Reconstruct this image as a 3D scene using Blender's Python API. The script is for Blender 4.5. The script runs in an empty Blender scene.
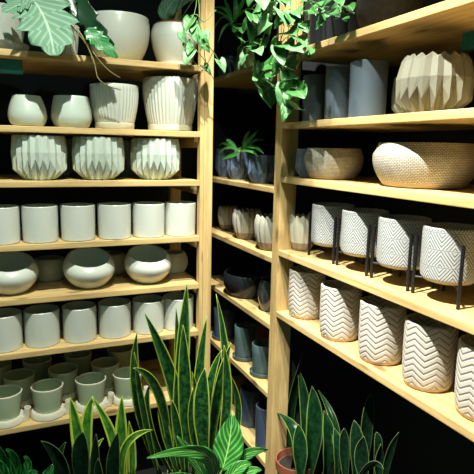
import bpy, bmesh, math, random
from mathutils import Vector, Matrix, Quaternion
random.seed(7)
SC = bpy.context.scene
COL = SC.collection
PI = math.pi
def R(a): return math.radians(a)

# ---------------------------------------------------------------- camera
cam_d = bpy.data.cameras.new('camera'); cam = bpy.data.objects.new('camera', cam_d); COL.objects.link(cam)
cam_d.sensor_width = 36; cam_d.sensor_height = 36; cam_d.lens = 36*524.82/474; cam_d.clip_start = .05
_p, _r, _y = .1656, .02045, .41271
_f = Vector((math.sin(_y)*math.cos(_p), math.cos(_y)*math.cos(_p), -math.sin(_p)))
_rt = Vector((math.cos(_y), -math.sin(_y), 0)); _u = _rt.cross(_f)
_r2 = _rt*math.cos(_r) + _u*math.sin(_r); _u2 = -_rt*math.sin(_r) + _u*math.cos(_r)
_m = Matrix((_r2, _u2, -_f)).transposed().to_4x4(); _m.translation = (0, 0, 1.6)
cam.matrix_world = _m
SC.camera = cam
# ---------------------------------------------------------------- light
SC.view_settings.view_transform = 'Standard'; SC.view_settings.look = 'None'
SC.view_settings.gamma = 1; SC.view_settings.exposure = 0.0
w = bpy.data.worlds.new('world'); SC.world = w; w.use_nodes = True
w.node_tree.nodes['Background'].inputs[0].default_value = (.4, 1, .78, 1)
w.node_tree.nodes['Background'].inputs[1].default_value = .12
def spot(loc, aim, power, col, size=60, blend=.4, rad=.02):
    d = bpy.data.lights.new('spot_lamp', 'SPOT'); o = bpy.data.objects.new('spot_lamp', d); COL.objects.link(o)
    d.energy = power; d.color = col; d.spot_size = R(size); d.spot_blend = blend; d.shadow_soft_size = rad
    o.location = loc; o.rotation_euler = (Vector(aim)-Vector(loc)).to_track_quat('-Z', 'Y').to_euler()
spot((.22, .80, 3.60), (.26, 2.3, .25), 480, (.96, 1, .88), 55, 1)
spot((.10, -.25, 3.20), (.35, 2.3, 1.45), 44, (.82, 1, .86), 50, .5)  # weak fill lamp, added with a green tint to lift the shaded sides
spot((-.22, .90, 3.60), (1.22, .90, .62), 1250, (1, .97, .85), 44, .9)
spot((.50, 1.25, 3.60), (1.20, 2.32, .72), 620, (1, .98, .87), 34, .9)  # lamp added to brighten the middle bay
SNAKE_CENTRE = [
    (0.549, 1.8, 0.361, 0.57, 1.82, 0.722, 0.603, 1.84, 1.102, 0.0576),
    (0.533, 1.83, 0.347, 0.57, 1.845, 0.628, 0.566, 1.86, 1.006, 0.0349),
    (0.565, 1.8, 0.357, 0.562, 1.82, 0.642, 0.438, 1.84, 1.002, 0.0532),
    (0.474, 1.76, 0.388, 0.388, 1.75, 0.706, 0.389, 1.74, 0.965, 0.0363),
    (0.507, 1.74, 0.392, 0.462, 1.71, 0.719, 0.36, 1.68, 0.86, 0.0322),
    (0.58, 1.77, 0.355, 0.58, 1.775, 0.66, 0.569, 1.78, 0.956, 0.053),
    (0.456, 1.72, 0.417, 0.41, 1.71, 0.645, 0.369, 1.7, 0.909, 0.0248),
    (0.509, 1.72, 0.404, 0.425, 1.71, 0.623, 0.423, 1.7, 0.783, 0.0289),
    (0.608, 1.78, 0.342, 0.639, 1.79, 0.517, 0.612, 1.8, 0.757, 0.0426),
    (0.535, 1.73, 0.391, 0.484, 1.725, 0.583, 0.464, 1.72, 0.737, 0.033),
    (0.549, 1.7, 0.406, 0.526, 1.7, 0.588, 0.503, 1.7, 0.709, 0.0329)]
SNAKE_BY_POST = [
    (0.699, 1.8, 0.325, 0.762, 1.82, 0.648, 0.722, 1.84, 1.044, 0.0356),
    (0.683, 1.78, 0.341, 0.708, 1.79, 0.629, 0.772, 1.8, 0.852, 0.0434),
    (0.696, 1.77, 0.344, 0.741, 1.765, 0.593, 0.726, 1.76, 0.864, 0.0389),
    (0.64, 1.7, 0.4, 0.618, 1.7, 0.629, 0.628, 1.7, 0.811, 0.0595),
    (0.668, 1.82, 0.32, 0.651, 1.84, 0.616, 0.693, 1.86, 0.952, 0.0398),
    (0.717, 1.8, 0.32, 0.805, 1.79, 0.525, 0.753, 1.78, 0.743, 0.0278),
    (0.659, 1.74, 0.371, 0.656, 1.74, 0.662, 0.71, 1.74, 0.854, 0.0344),
    (0.647, 1.74, 0.374, 0.593, 1.74, 0.553, 0.596, 1.74, 0.721, 0.0304)]
SNAKE_LEFT = [
    (0.185, 1.72, 0.385, 0.184, 1.73, 0.569, 0.158, 1.74, 0.764, 0.0446),
    (0.222, 1.75, 0.355, 0.209, 1.76, 0.584, 0.238, 1.77, 0.739, 0.0424),
    (0.291, 1.74, 0.343, 0.307, 1.75, 0.53, 0.233, 1.76, 0.741, 0.0354),
    (0.338, 1.76, 0.316, 0.335, 1.77, 0.512, 0.34, 1.78, 0.716, 0.0474),
    (0.351, 1.72, 0.34, 0.361, 1.72, 0.496, 0.352, 1.72, 0.648, 0.0286),
    (0.336, 1.68, 0.371, 0.323, 1.67, 0.572, 0.423, 1.66, 0.631, 0.028),
    (0.204, 1.66, 0.42, 0.214, 1.66, 0.566, 0.255, 1.66, 0.636, 0.0202)]
SNAKE_DARK_LEFT = [
    (0.18, 1.62, 0.436, 0.178, 1.62, 0.598, 0.184, 1.62, 0.695, 0.0585),
    (0.227, 1.64, 0.409, 0.224, 1.64, 0.539, 0.227, 1.64, 0.668, 0.0333),
    (0.284, 1.62, 0.407, 0.279, 1.62, 0.538, 0.295, 1.62, 0.671, 0.0468),
    (0.124, 1.62, 0.451, 0.115, 1.61, 0.601, 0.056, 1.6, 0.702, 0.0379),
    (0.125, 1.64, 0.437, 0.105, 1.65, 0.562, 0.134, 1.66, 0.649, 0.0262),
    (0.235, 1.56, 0.462, 0.224, 1.56, 0.553, 0.22, 1.56, 0.63, 0.0287)]
SNAKE_RIGHT = [
    (1.09, 1.846, 0.152, 1.1, 1.956, 0.382, 1.11, 1.969, 0.569, 0.045),
    (1.09, 1.795, 0.185, 1.105, 1.907, 0.358, 1.12, 1.832, 0.754, 0.0474),
    (1.11, 1.778, 0.19, 1.12, 1.784, 0.466, 1.13, 1.884, 0.658, 0.0437),
    (1.09, 1.699, 0.245, 1.1, 1.687, 0.475, 1.11, 1.733, 0.644, 0.0663),
    (1.11, 1.655, 0.268, 1.12, 1.561, 0.496, 1.13, 1.718, 0.63, 0.0329),
    (1.06, 1.829, 0.17, 1.05, 1.742, 0.411, 1.04, 1.906, 0.458, 0.0529),
    (1.04, 1.681, 0.269, 1.04, 1.691, 0.397, 1.04, 1.715, 0.499, 0.0573),
    (1.08, 1.569, 0.33, 1.085, 1.562, 0.482, 1.09, 1.608, 0.603, 0.0586),
    (1.06, 1.463, 0.403, 1.06, 1.462, 0.524, 1.06, 1.494, 0.594, 0.0332)]
SNAKE_FAR_RIGHT = [
    (1.1, 1.362, 0.418, 1.11, 1.374, 0.639, 1.12, 1.373, 0.776, 0.0421),
    (1.06, 1.4, 0.403, 1.06, 1.426, 0.545, 1.06, 1.433, 0.626, 0.0358),
    (1.08, 1.37, 0.418, 1.08, 1.373, 0.571, 1.08, 1.405, 0.667, 0.0495),
    (1.09, 1.287, 0.47, 1.09, 1.281, 0.621, 1.09, 1.297, 0.677, 0.0269),
    (1.08, 1.227, 0.512, 1.08, 1.219, 0.624, 1.08, 1.179, 0.742, 0.0223),
    (1.04, 1.267, 0.496, 1.04, 1.298, 0.586, 1.04, 1.295, 0.674, 0.0463),
    (1.06, 1.223, 0.52, 1.06, 1.241, 0.597, 1.06, 1.234, 0.676, 0.0323),
    (1.02, 1.315, 0.47, 1.015, 1.226, 0.617, 1.01, 1.154, 0.645, 0.0193)]
BROAD_FRONT = [
    (0.619, 1.5, 0.528, 0.649, 1.515, 0.609, 0.665, 1.53, 0.708, 0.1156),
    (0.554, 1.46, 0.49, 0.534, 1.43, 0.644, 0.338, 1.4, 0.697, 0.0561),
    (0.569, 1.48, 0.473, 0.519, 1.48, 0.594, 0.454, 1.48, 0.699, 0.0423),
    (0.627, 1.5, 0.474, 0.685, 1.5, 0.557, 0.792, 1.5, 0.563, 0.0519),
    (0.591, 1.5, 0.454, 0.594, 1.51, 0.528, 0.557, 1.52, 0.612, 0.037),
    (0.596, 1.44, 0.492, 0.64, 1.43, 0.566, 0.692, 1.42, 0.581, 0.0492),
    (0.526, 1.42, 0.51, 0.436, 1.39, 0.601, 0.36, 1.36, 0.658, 0.0396),
    (0.581, 1.44, 0.496, 0.664, 1.42, 0.552, 0.719, 1.4, 0.565, 0.0392),
    (0.525, 1.4, 0.537, 0.468, 1.39, 0.599, 0.402, 1.38, 0.642, 0.0428)]
BROAD_CORNER = [
    (-0.037, 1.5, 0.594, -0.047, 1.49, 0.713, -0.073, 1.48, 0.8, 0.0421),
    (-0.027, 1.5, 0.591, -0.017, 1.49, 0.705, -0.04, 1.48, 0.765, 0.034),
    (-0.017, 1.52, 0.575, 0.014, 1.52, 0.664, 0.005, 1.52, 0.71, 0.032),
    (-0.001, 1.5, 0.584, 0.056, 1.5, 0.634, 0.08, 1.5, 0.679, 0.0408),
    (-0.037, 1.48, 0.608, -0.057, 1.47, 0.712, -0.09, 1.46, 0.75, 0.0444),
    (-0.006, 1.46, 0.613, 0.018, 1.45, 0.681, 0.039, 1.44, 0.695, 0.0393)]
LOBED_LEAVES = [
    (0.106, 2.16, 2.134, 0.155, 2.12, 2.041, 0.175, 2.08, 1.919, 0.2245),
    (0.116, 2.16, 2.128, 0.057, 2.14, 2.089, 0.013, 2.12, 2.059, 0.0787),
    (0.115, 2.2, 2.137, 0.184, 2.18, 2.155, 0.231, 2.16, 2.121, 0.0892)]
DARK_LEAVES = [
    (0.287, 2.14, 2.173, 0.312, 2.13, 2.061, 0.398, 2.12, 1.981, 0.0831),
    (0.295, 2.12, 2.028, 0.337, 2.11, 1.995, 0.405, 2.1, 1.934, 0.0755),
    (0.227, 2.18, 2.168, 0.259, 2.16, 2.118, 0.277, 2.14, 2.059, 0.0525)]
PALE_LEAF_STEMS = [
    (0.663, 2.33, 2.147, 0.668, 2.315, 2.193, 0.726, 2.3, 2.262, 0.0864),
    (0.69, 2.33, 2.15, 0.687, 2.335, 2.192, 0.639, 2.34, 2.253, 0.0347),
    (0.681, 2.33, 2.149, 0.703, 2.315, 2.222, 0.817, 2.3, 2.257, 0.0785)]
SMALL_PLANT = [
    (1.06, 2.405, 1.587, 1.045, 2.525, 1.606, 1.03, 2.64, 1.563, 0.0308),
    (1.04, 2.36, 1.583, 1.025, 2.423, 1.567, 1.01, 2.546, 1.544, 0.03),
    (1.08, 2.451, 1.597, 1.065, 2.324, 1.636, 1.05, 2.175, 1.688, 0.0334),
    (1.06, 2.381, 1.592, 1.045, 2.235, 1.612, 1.03, 2.077, 1.582, 0.0324),
    (1.1, 2.548, 1.591, 1.09, 2.663, 1.627, 1.08, 2.755, 1.616, 0.0323),
    (1.1, 2.472, 1.602, 1.1, 2.425, 1.656, 1.1, 2.38, 1.694, 0.025),
    (1.04, 2.36, 1.587, 1.03, 2.223, 1.593, 1.02, 2.116, 1.568, 0.0232),
    (1.08, 2.402, 1.597, 1.07, 2.267, 1.635, 1.06, 2.142, 1.643, 0.033),
    (1.08, 2.476, 1.592, 1.07, 2.56, 1.637, 1.06, 2.591, 1.647, 0.0258)]
SPIDER_LEAVES = [
    (1.02, 2.441, 2.191, 0.99, 2.498, 2.272, 0.96, 2.641, 2.272, 0.0197),
    (1.02, 2.441, 2.191, 0.995, 2.509, 2.229, 0.97, 2.578, 2.165, 0.0196),
    (1.04, 2.477, 2.205, 1.04, 2.544, 2.288, 1.04, 2.627, 2.374, 0.0198),
    (1.04, 2.464, 2.207, 1.04, 2.443, 2.275, 1.04, 2.484, 2.348, 0.029),
    (1.04, 2.464, 2.202, 1.02, 2.281, 2.219, 1, 2.132, 2.176, 0.0182),
    (1.02, 2.404, 2.184, 1, 2.19, 2.148, 0.98, 2.033, 2.175, 0.022),
    (1, 2.381, 2.177, 0.98, 2.296, 2.115, 0.96, 2.15, 2.054, 0.0224),
    (1, 2.393, 2.179, 0.97, 2.418, 2.163, 0.94, 2.417, 2.088, 0.0141),
    (0.98, 2.334, 2.174, 0.96, 2.527, 2.257, 0.94, 2.599, 2.204, 0.0144),
    (1.05, 2.476, 2.219, 1.055, 2.395, 2.284, 1.06, 2.375, 2.324, 0.0238),
    (1, 2.316, 2.05, 0.985, 2.227, 2.061, 0.97, 2.08, 2.051, 0.0219)]
POTHOS_HEARTS = [
    (0.93, 1.93, 2.161, 0.918, 1.867, 2.092),
    (0.97, 2.13, 2.216, 0.958, 2.132, 2.179),
    (0.96, 1.894, 2.135, 0.948, 1.84, 2.156),
    (0.92, 1.72, 2.058, 0.908, 1.666, 2.006),
    (0.94, 1.702, 2.007, 0.928, 1.604, 1.975),
    (0.93, 1.71, 1.963, 0.918, 1.623, 1.929),
    (0.92, 1.934, 1.976, 0.908, 1.795, 1.919),
    (0.96, 2.077, 2.022, 0.948, 2.196, 2.027),
    (0.95, 2.042, 2.12, 0.938, 1.985, 2.054),
    (0.94, 1.936, 2.068, 0.928, 1.981, 2.038),
    (0.96, 2.08, 2.074, 0.948, 2.081, 2.021),
    (0.97, 1.935, 2.063, 0.958, 1.887, 2.086),
    (0.92, 1.741, 1.933, 0.908, 1.699, 1.875),
    (0.97, 1.896, 1.997, 0.958, 1.922, 1.967),
    (0.95, 1.789, 2.137, 0.938, 1.749, 2.096),
    (0.98, 2.089, 2.164, 0.968, 1.971, 2.153),
    (0.95, 1.903, 1.922, 0.938, 1.986, 1.912),
    (0.94, 1.816, 1.903, 0.928, 1.831, 1.871),
    (0.92, 1.72, 1.858, 0.908, 1.71, 1.811),
    (0.97, 1.976, 1.886, 0.958, 2.036, 1.9),
    (0.98, 2.054, 1.912, 0.968, 2.054, 1.851),
    (0.98, 1.994, 1.858, 0.968, 1.912, 1.784),
    (0.98, 1.946, 1.806, 0.968, 1.882, 1.724),
    (0.94, 1.705, 1.854, 0.928, 1.62, 1.851),
    (0.92, 1.723, 1.792, 0.908, 1.727, 1.732),
    (0.92, 1.689, 1.731, 0.908, 1.686, 1.696),
    (0.93, 1.612, 1.791, 0.918, 1.531, 1.758),
    (0.93, 1.636, 1.746, 0.918, 1.548, 1.73),
    (0.94, 1.631, 1.813, 0.928, 1.572, 1.826),
    (0.95, 1.685, 1.832, 0.938, 1.627, 1.799),
    (0.97, 2.189, 1.986, 0.958, 2.193, 1.948),
    (0.96, 1.841, 2.073, 0.948, 1.865, 2.048),
    (0.98, 2.187, 2.128, 0.968, 2.212, 2.094),
    (0.97, 1.956, 2.127, 0.958, 2.012, 2.115),
    (0.96, 1.727, 2.057, 0.948, 1.655, 2.025),
    (0.96, 1.982, 2.018, 0.948, 1.886, 1.979),
    (0.94, 1.709, 1.903, 0.928, 1.649, 1.867),
    (0.93, 1.698, 1.812, 0.918, 1.727, 1.793),
    (0.95, 1.864, 1.843, 0.938, 1.773, 1.808),
    (0.93, 1.624, 1.943, 0.918, 1.556, 1.912),
    (0.98, 2.252, 2.124, 0.968, 2.137, 2.069),
    (0.96, 1.841, 1.834, 0.948, 1.894, 1.85)]
POTHOS_LEFT = [
    (0.688, 2.1, 2.084, 0.663, 2.088, 2.034),
    (0.715, 2.08, 2.041, 0.724, 2.068, 1.987),
    (0.671, 2.1, 2.033, 0.684, 2.088, 1.99),
    (0.74, 2.08, 2.029, 0.732, 2.068, 1.973),
    (0.754, 2.07, 2.005, 0.775, 2.058, 1.963),
    (0.685, 2.09, 1.956, 0.661, 2.078, 1.907),
    (0.828, 2.08, 1.935, 0.841, 2.068, 1.899),
    (0.777, 2.12, 1.921, 0.8, 2.108, 1.889),
    (0.713, 2.1, 2.091, 0.734, 2.088, 2.064),
    (0.697, 2.1, 1.997, 0.714, 2.088, 1.966)]
VINE_RIGHT = [
    (0.93, 1.616, 2.088, 0.918, 1.648, 2.081),
    (0.93, 1.521, 2.06, 0.918, 1.454, 2.035),
    (0.94, 1.412, 2.042, 0.928, 1.361, 2.007),
    (0.94, 1.479, 2.06, 0.928, 1.493, 2.042),
    (0.95, 1.682, 2.067, 0.938, 1.618, 2.026),
    (0.95, 1.624, 2.009, 0.938, 1.569, 1.969),
    (0.94, 1.644, 1.973, 0.928, 1.575, 1.935),
    (0.96, 1.606, 2.058, 0.948, 1.528, 2.021),
    (0.98, 1.492, 2.029, 0.968, 1.433, 2.001),
    (0.99, 1.431, 2.035, 0.978, 1.381, 2.006),
    (0.93, 1.565, 1.927, 0.918, 1.517, 1.894),
    (0.97, 1.557, 2.024, 0.958, 1.573, 2),
    (1, 1.475, 2.01, 0.988, 1.419, 1.989)]
POTHOS_STEMS = [
    [(1.02, 1.991, 2.231), (0.95, 1.919, 2.161), (0.94, 1.948, 2.122), (0.95, 2.021, 2.085), (0.96, 2.068, 2.032), (0.97, 2.118, 2.017)],
    [(1.02, 1.991, 2.231), (0.96, 1.869, 2.122), (0.94, 1.763, 2.042), (0.93, 1.771, 1.98), (0.92, 1.725, 1.917), (0.925, 1.721, 1.848), (0.925, 1.717, 1.785), (0.925, 1.698, 1.728)],
    [(0.93, 1.771, 1.98), (0.94, 1.851, 1.944), (0.96, 1.94, 1.912), (0.97, 2.013, 1.883), (0.98, 1.973, 1.816)],
    [(0.93, 1.736, 1.919), (0.94, 1.691, 1.867), (0.94, 1.652, 1.808), (0.93, 1.651, 1.753)],
    [(0.96, 1.869, 2.122), (0.95, 1.913, 2.079), (0.94, 1.942, 2.024), (0.93, 1.955, 1.98)],
    [(0.94, 1.765, 2.063), (0.94, 1.703, 2.017), (0.94, 1.656, 1.955), (0.94, 1.639, 1.907), (0.94, 1.704, 1.847), (0.93, 1.735, 1.808)],
    [(0.95, 1.919, 2.161), (0.98, 2.15, 2.186), (0.98, 2.209, 2.141), (0.98, 2.239, 2.096), (0.97, 2.19, 2.003)]]
LEFT_STEMS = [
    [(0.737, 2.28, 2.25), (0.738, 2.15, 2.204), (0.713, 2.1, 2.128), (0.688, 2.1, 2.08), (0.671, 2.1, 2.026), (0.688, 2.1, 1.943)],
    [(0.738, 2.15, 2.204), (0.738, 2.1, 2.109), (0.745, 2.08, 2.021), (0.765, 2.1, 1.949), (0.809, 2.12, 1.883)],
    [(0.745, 2.08, 2.021), (0.78, 2.07, 1.992), (0.828, 2.08, 1.935)],
    [(0.713, 2.1, 2.128), (0.755, 2.1, 2.103), (0.814, 2.12, 2.16)],
    [(0.765, 2.1, 1.949), (0.731, 2.1, 1.93), (0.697, 2.1, 1.967)]]
TRAILING_STEMS = [
    [(0.213, 2.2, 2.121), (0.247, 2.14, 2.041), (0.294, 2.12, 1.978), (0.32, 2.11, 1.914), (0.333, 2.11, 1.857), (0.37, 2.11, 1.83), (0.42, 2.11, 1.818)],
    [(0.213, 2.2, 2.121), (0.269, 2.14, 2.029), (0.329, 2.12, 1.938), (0.372, 2.11, 1.889), (0.417, 2.11, 1.863)],
    [(0.213, 2.2, 2.121), (0.243, 2.16, 2.073), (0.29, 2.14, 1.996), (0.316, 2.13, 1.931)]]
VINE_STEMS = [
    [(1.04, 1.628, 2.156), (0.97, 1.6, 2.102), (0.95, 1.643, 2.084), (0.95, 1.666, 2.037), (0.95, 1.622, 1.983), (0.94, 1.574, 1.923)],
    [(1.04, 1.628, 2.156), (0.97, 1.55, 2.078), (0.96, 1.593, 2.061), (0.96, 1.543, 2.038), (0.97, 1.513, 2.057)],
    [(1.04, 1.628, 2.156), (0.97, 1.457, 2.05), (0.99, 1.456, 2.023), (0.99, 1.43, 2.023)],
    [(0.97, 1.6, 2.102), (0.96, 1.626, 2.069), (0.95, 1.682, 2.06), (0.95, 1.692, 2.016), (0.94, 1.629, 1.958)],
    [(0.97, 1.64, 2.124), (0.96, 1.607, 2.077), (0.96, 1.555, 2.044), (0.97, 1.494, 2.041), (0.98, 1.484, 2.064)]]
# ---------------------------------------------------------------- materials
def nodes(name):
    m = bpy.data.materials.new(name); m.use_nodes = True; nt = m.node_tree
    return m, nt, nt.nodes['Principled BSDF']
class G:
    """small helper for node graphs"""
    def __init__(s, nt): s.nt = nt
    def n(s, t, **k):
        x = s.nt.nodes.new(t)
        for a, b in k.items(): setattr(x, a, b)
        return x
    def l(s, a, b): s.nt.links.new(a, b)
    def m(s, op, a, b=None, c=None):
        x = s.n('ShaderNodeMath', operation=op)
        for i, v in enumerate((a, b, c)):
            if v is None: continue
            if isinstance(v, (int, float)): x.inputs[i].default_value = v
            else: s.l(v, x.inputs[i])
        return x.outputs[0]
    def mix(s, fac, a, b):
        x = s.n('ShaderNodeMix', data_type='RGBA')
        if isinstance(fac, (int, float)): x.inputs[0].default_value = fac
        else: s.l(fac, x.inputs[0])
        for i, v in ((6, a), (7, b)):
            if isinstance(v, tuple): x.inputs[i].default_value = (*v, 1)
            else: s.l(v, x.inputs[i])
        return x.outputs[2]
    def noise(s, vec, scale, detail=3, rough=.5):
        x = s.n('ShaderNodeTexNoise'); x.inputs['Scale'].default_value = scale
        x.inputs['Detail'].default_value = detail; x.inputs['Roughness'].default_value = rough
        if vec is not None: s.l(vec, x.inputs['Vector'])
        return x.outputs['Fac']
    def mapping(s, vec, sc):
        x = s.n('ShaderNodeMapping'); x.inputs['Scale'].default_value = sc; s.l(vec, x.inputs['Vector']); return x.outputs[0]
    def obj(s): return s.n('ShaderNodeTexCoord').outputs['Object']
    def uv(s):
        sep = s.n('ShaderNodeSeparateXYZ'); s.l(s.n('ShaderNodeTexCoord').outputs['UV'], sep.inputs[0])
        return sep.outputs[0], sep.outputs[1]
    def ramp(s, fac, stops):
        x = s.n('ShaderNodeValToRGB'); e = x.color_ramp.elements
        e[0].position, e[0].color = stops[0][0], (*stops[0][1], 1); e[1].position, e[1].color = stops[1][0], (*stops[1][1], 1)
        for p, c in stops[2:]:
            k = e.new(p); k.color = (*c, 1)
        s.l(fac, x.inputs[0]); return x.outputs[0]
    def bump(s, h, bsdf, strength, dist=.002):
        x = s.n('ShaderNodeBump'); x.inputs['Strength'].default_value = strength; x.inputs['Distance'].default_value = dist
        s.l(h, x.inputs['Height']); s.l(x.outputs[0], bsdf.inputs['Normal'])
def plain(name, col, rough=.5, metal=0, var=.12, scale=25, coat=0, spec=.5, bump=0):
    m, nt, b = nodes(name); g = G(nt)
    f = g.noise(g.obj(), scale, 4)
    c2 = tuple(max(0, c*(1-var)) for c in col)
    g.l(g.mix(f, c2, col), b.inputs['Base Color'])
    b.inputs['Roughness'].default_value = rough; b.inputs['Metallic'].default_value = metal
    b.inputs['Coat Weight'].default_value = coat; b.inputs['Specular IOR Level'].default_value = spec
    if bump: g.bump(g.noise(g.obj(), scale*8, 3), b, bump)
    return m
def wood(name, base, dark, axis):
    m, nt, b = nodes(name); g = G(nt)
    info = g.n('ShaderNodeObjectInfo')
    va = g.n('ShaderNodeVectorMath', operation='ADD'); g.l(g.obj(), va.inputs[0]); g.l(info.outputs['Random'], va.inputs[1])
    sc = {'x': (1.2, 14, 14), 'y': (14, 1.2, 14), 'z': (14, 14, 1.2)}[axis]
    v = g.mapping(va.outputs[0], sc)
    grain = g.noise(v, 3.2, 8, .65)
    c = g.ramp(grain, [(.3, dark), (.62, base)])
    # knots
    vo = g.n('ShaderNodeTexVoronoi'); vo.inputs['Scale'].default_value = 1
    sk = {'x': (4.5, 11, 11), 'y': (11, 4.5, 11), 'z': (11, 11, 4.5)}[axis]
    g.l(g.mapping(va.outputs[0], sk), vo.inputs['Vector'])
    k = g.n('ShaderNodeMapRange'); k.inputs[1].default_value = .09; k.inputs[2].default_value = .21; k.inputs[3].default_value = 1; k.inputs[4].default_value = 0
    g.l(vo.outputs['Distance'], k.inputs[0])
    g.l(g.mix(g.m('MULTIPLY', k.outputs[0], .75), c, (.16, .07, .025)), b.inputs['Base Color'])
    b.inputs['Roughness'].default_value = .62
    g.bump(grain, b, .25)
    return m
M = {}
WB, WD = (.68, .49, .21), (.42, .27, .10)
for a in 'xyz': M['wood_'+a] = wood('pine_'+a, WB, WD, a)
M['wall'] = plain('charcoal_wall', (.012, .016, .018), .9, var=.3, scale=3)
M['floor'] = plain('dark_floor', (.02, .022, .022), .6, var=.4, scale=4)
M['white'] = plain('white_glaze', (.60, .63, .57), .28, var=.07, scale=9, coat=.3)
M['greywhite'] = plain('grey_white_glaze', (.52, .58, .53), .4, var=.1, scale=9)
M['shadegrey'] = plain('shaded_grey_glaze', (.26, .32, .29), .5, var=.1)  # shade on the bowls behind is put into this darker colour
M['innergrey'] = plain('lightened_inner_glaze', (.60, .70, .64), .5, var=.1)  # inside of the bowls, lightened in colour to stand in for fill light
M['cream'] = plain('cream_ceramic', (.68, .65, .52), .5, var=.08)
M['stone_light'] = plain('beige_stone_ceramic', (.17, .17, .125), .7, var=.2, scale=30, bump=.15)
M['sage'] = plain('sage_ceramic', (.44, .52, .35), .6, var=.12, scale=18, bump=.1)
M['mint'] = plain('pale_mint_glaze', (.52, .60, .53), .3, var=.12, scale=12, coat=.3)
M['stone'] = plain('rough_stone_ceramic', (.46, .45, .37), .75, var=.35, scale=60, bump=.3)
M['stonebase'] = plain('brown_stone_base', (.26, .19, .12), .8, var=.4, scale=40)
M['navy'] = plain('slate_blue_glaze', (.055, .085, .14), .38, var=.25, scale=20)
M['slate'] = plain('slate_grey_blue', (.08, .11, .14), .5, var=.2, scale=15)
M['teal_grey'] = plain('grey_teal_glaze', (.085, .14, .145), .35, var=.2, scale=15)
M['facet'] = plain('slate_blue_ceramic', (.12, .17, .26), .5, var=.2, scale=15)
M['black'] = plain('black_matte_ceramic', (.012, .014, .018), .32, var=.3, scale=10)
M['gunmetal'] = plain('dark_gunmetal_glaze', (.05, .06, .065), .18, var=.3, scale=10, coat=.6)
M['metal'] = plain('black_metal', (.008, .008, .01), .45, var=.2, spec=.4)
M['terracotta'] = plain('terracotta', (.27, .085, .04), .7, var=.2)
M['soil'] = plain('dark_soil', (.02, .014, .01), .95, var=.6, scale=120, bump=.8)
M['fibre'] = plain('coir_fibre', (.035, .026, .012), .95, var=.75, scale=70, bump=1)
M['fabric'] = plain('pale_green_fabric', (.34, .5, .26), .85, var=.3, scale=25, bump=.3)
M['teal'] = plain('teal_board', (.01, .2, .2), .6, var=.15)
M['tan'] = plain('unglazed_tan', (.36, .28, .19), .8, var=.2, scale=40)
M['plastic'] = plain('clear_plastic', (.6, .62, .6), .2, var=.05)
M['stem'] = plain('green_stem', (.12, .22, .05), .5, var=.3)
M['stem_brown'] = plain('brown_yellow_stem', (.3, .24, .09), .5, var=.3)

def chevron(name):                       # white pot with zigzag grooves
    m, nt, b = nodes(name); g = G(nt); u, v = g.uv()
    t = g.m('PINGPONG', g.m('MULTIPLY', u, 7), .5)          # seven zigzags round the pot
    h = g.m('ADD', g.m('MULTIPLY', v, 1/.0185), g.m('MULTIPLY', t, -2.4))
    fr = g.m('FRACT', h)
    edge = g.m('PINGPONG', fr, .5)
    groove = g.m('LESS_THAN', edge, .1)
    n = g.noise(g.obj(), 30, 3)
    base = g.mix(n, (.50, .46, .41), (.62, .58, .53))
    low = g.m('LESS_THAN', v, .014)
    c = g.mix(g.m('MULTIPLY', groove, .75), base, (.2, .18, .165))  # groove colour darkened, painting in the relief shade
    g.l(g.mix(g.m('MULTIPLY', low, .8), c, (.5, .34, .2)), b.inputs['Base Color'])
    b.inputs['Roughness'].default_value = .6
    g.bump(g.m('MINIMUM', edge, .25), b, .8, .008)
    return m
def triangles(name):                     # white pot, rows of nested triangles in thin grey line
    m, nt, b = nodes(name); g = G(nt); u, v = g.uv()
    row = g.m('MULTIPLY', v, 1/.047); fr = g.m('FRACT', row)
    par = g.m('MODULO', g.m('FLOOR', row), 2)
    uu = g.m('ADD', g.m('MULTIPLY', u, 7), g.m('MULTIPLY', par, .0))
    t = g.m('PINGPONG', uu, .5)                                 # 0..0.5
    s = g.m('ADD', g.m('MULTIPLY', t, 2.0), fr)                 # diagonals
    f2 = g.m('FRACT', g.m('MULTIPLY', s, 4.0))
    line = g.m('LESS_THAN', g.m('PINGPONG', f2, .5), .2)
    g2 = g.m('FRACT', g.m('MULTIPLY', g.m('SUBTRACT', g.m('MULTIPLY', t, 2.0), fr), 4.0))
    line2 = g.m('LESS_THAN', g.m('PINGPONG', g2, .5), .2)
    pick = g.m('GREATER_THAN', g.m('FRACT', g.m('MULTIPLY', uu, .5)), .5)
    pat = g.m('ADD', g.m('MULTIPLY', line, par), g.m('MULTIPLY', line2, g.m('SUBTRACT', 1, par)))
    gap = g.m('LESS_THAN', fr, .1)
    pat = g.m('MULTIPLY', pat, g.m('SUBTRACT', 1, gap))
    rowl = g.m('LESS_THAN', g.m('ABSOLUTE', g.m('SUBTRACT', fr, .05)), .022)
    pat = g.m('MAXIMUM', pat, rowl)
    n = g.noise(g.obj(), 30, 3)
    base = g.mix(n, (.44, .46, .46), (.54, .56, .56))
    c = g.mix(g.m('MULTIPLY', pat, .92), base, (.09, .11, .13))
    low = g.m('LESS_THAN', v, .011)
    g.l(g.mix(low, c, (.36, .29, .2)), b.inputs['Base Color'])
    b.inputs['Roughness'].default_value = .55
    g.bump(g.m('SUBTRACT', 1, pat), b, .35, .002)
    return m
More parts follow.
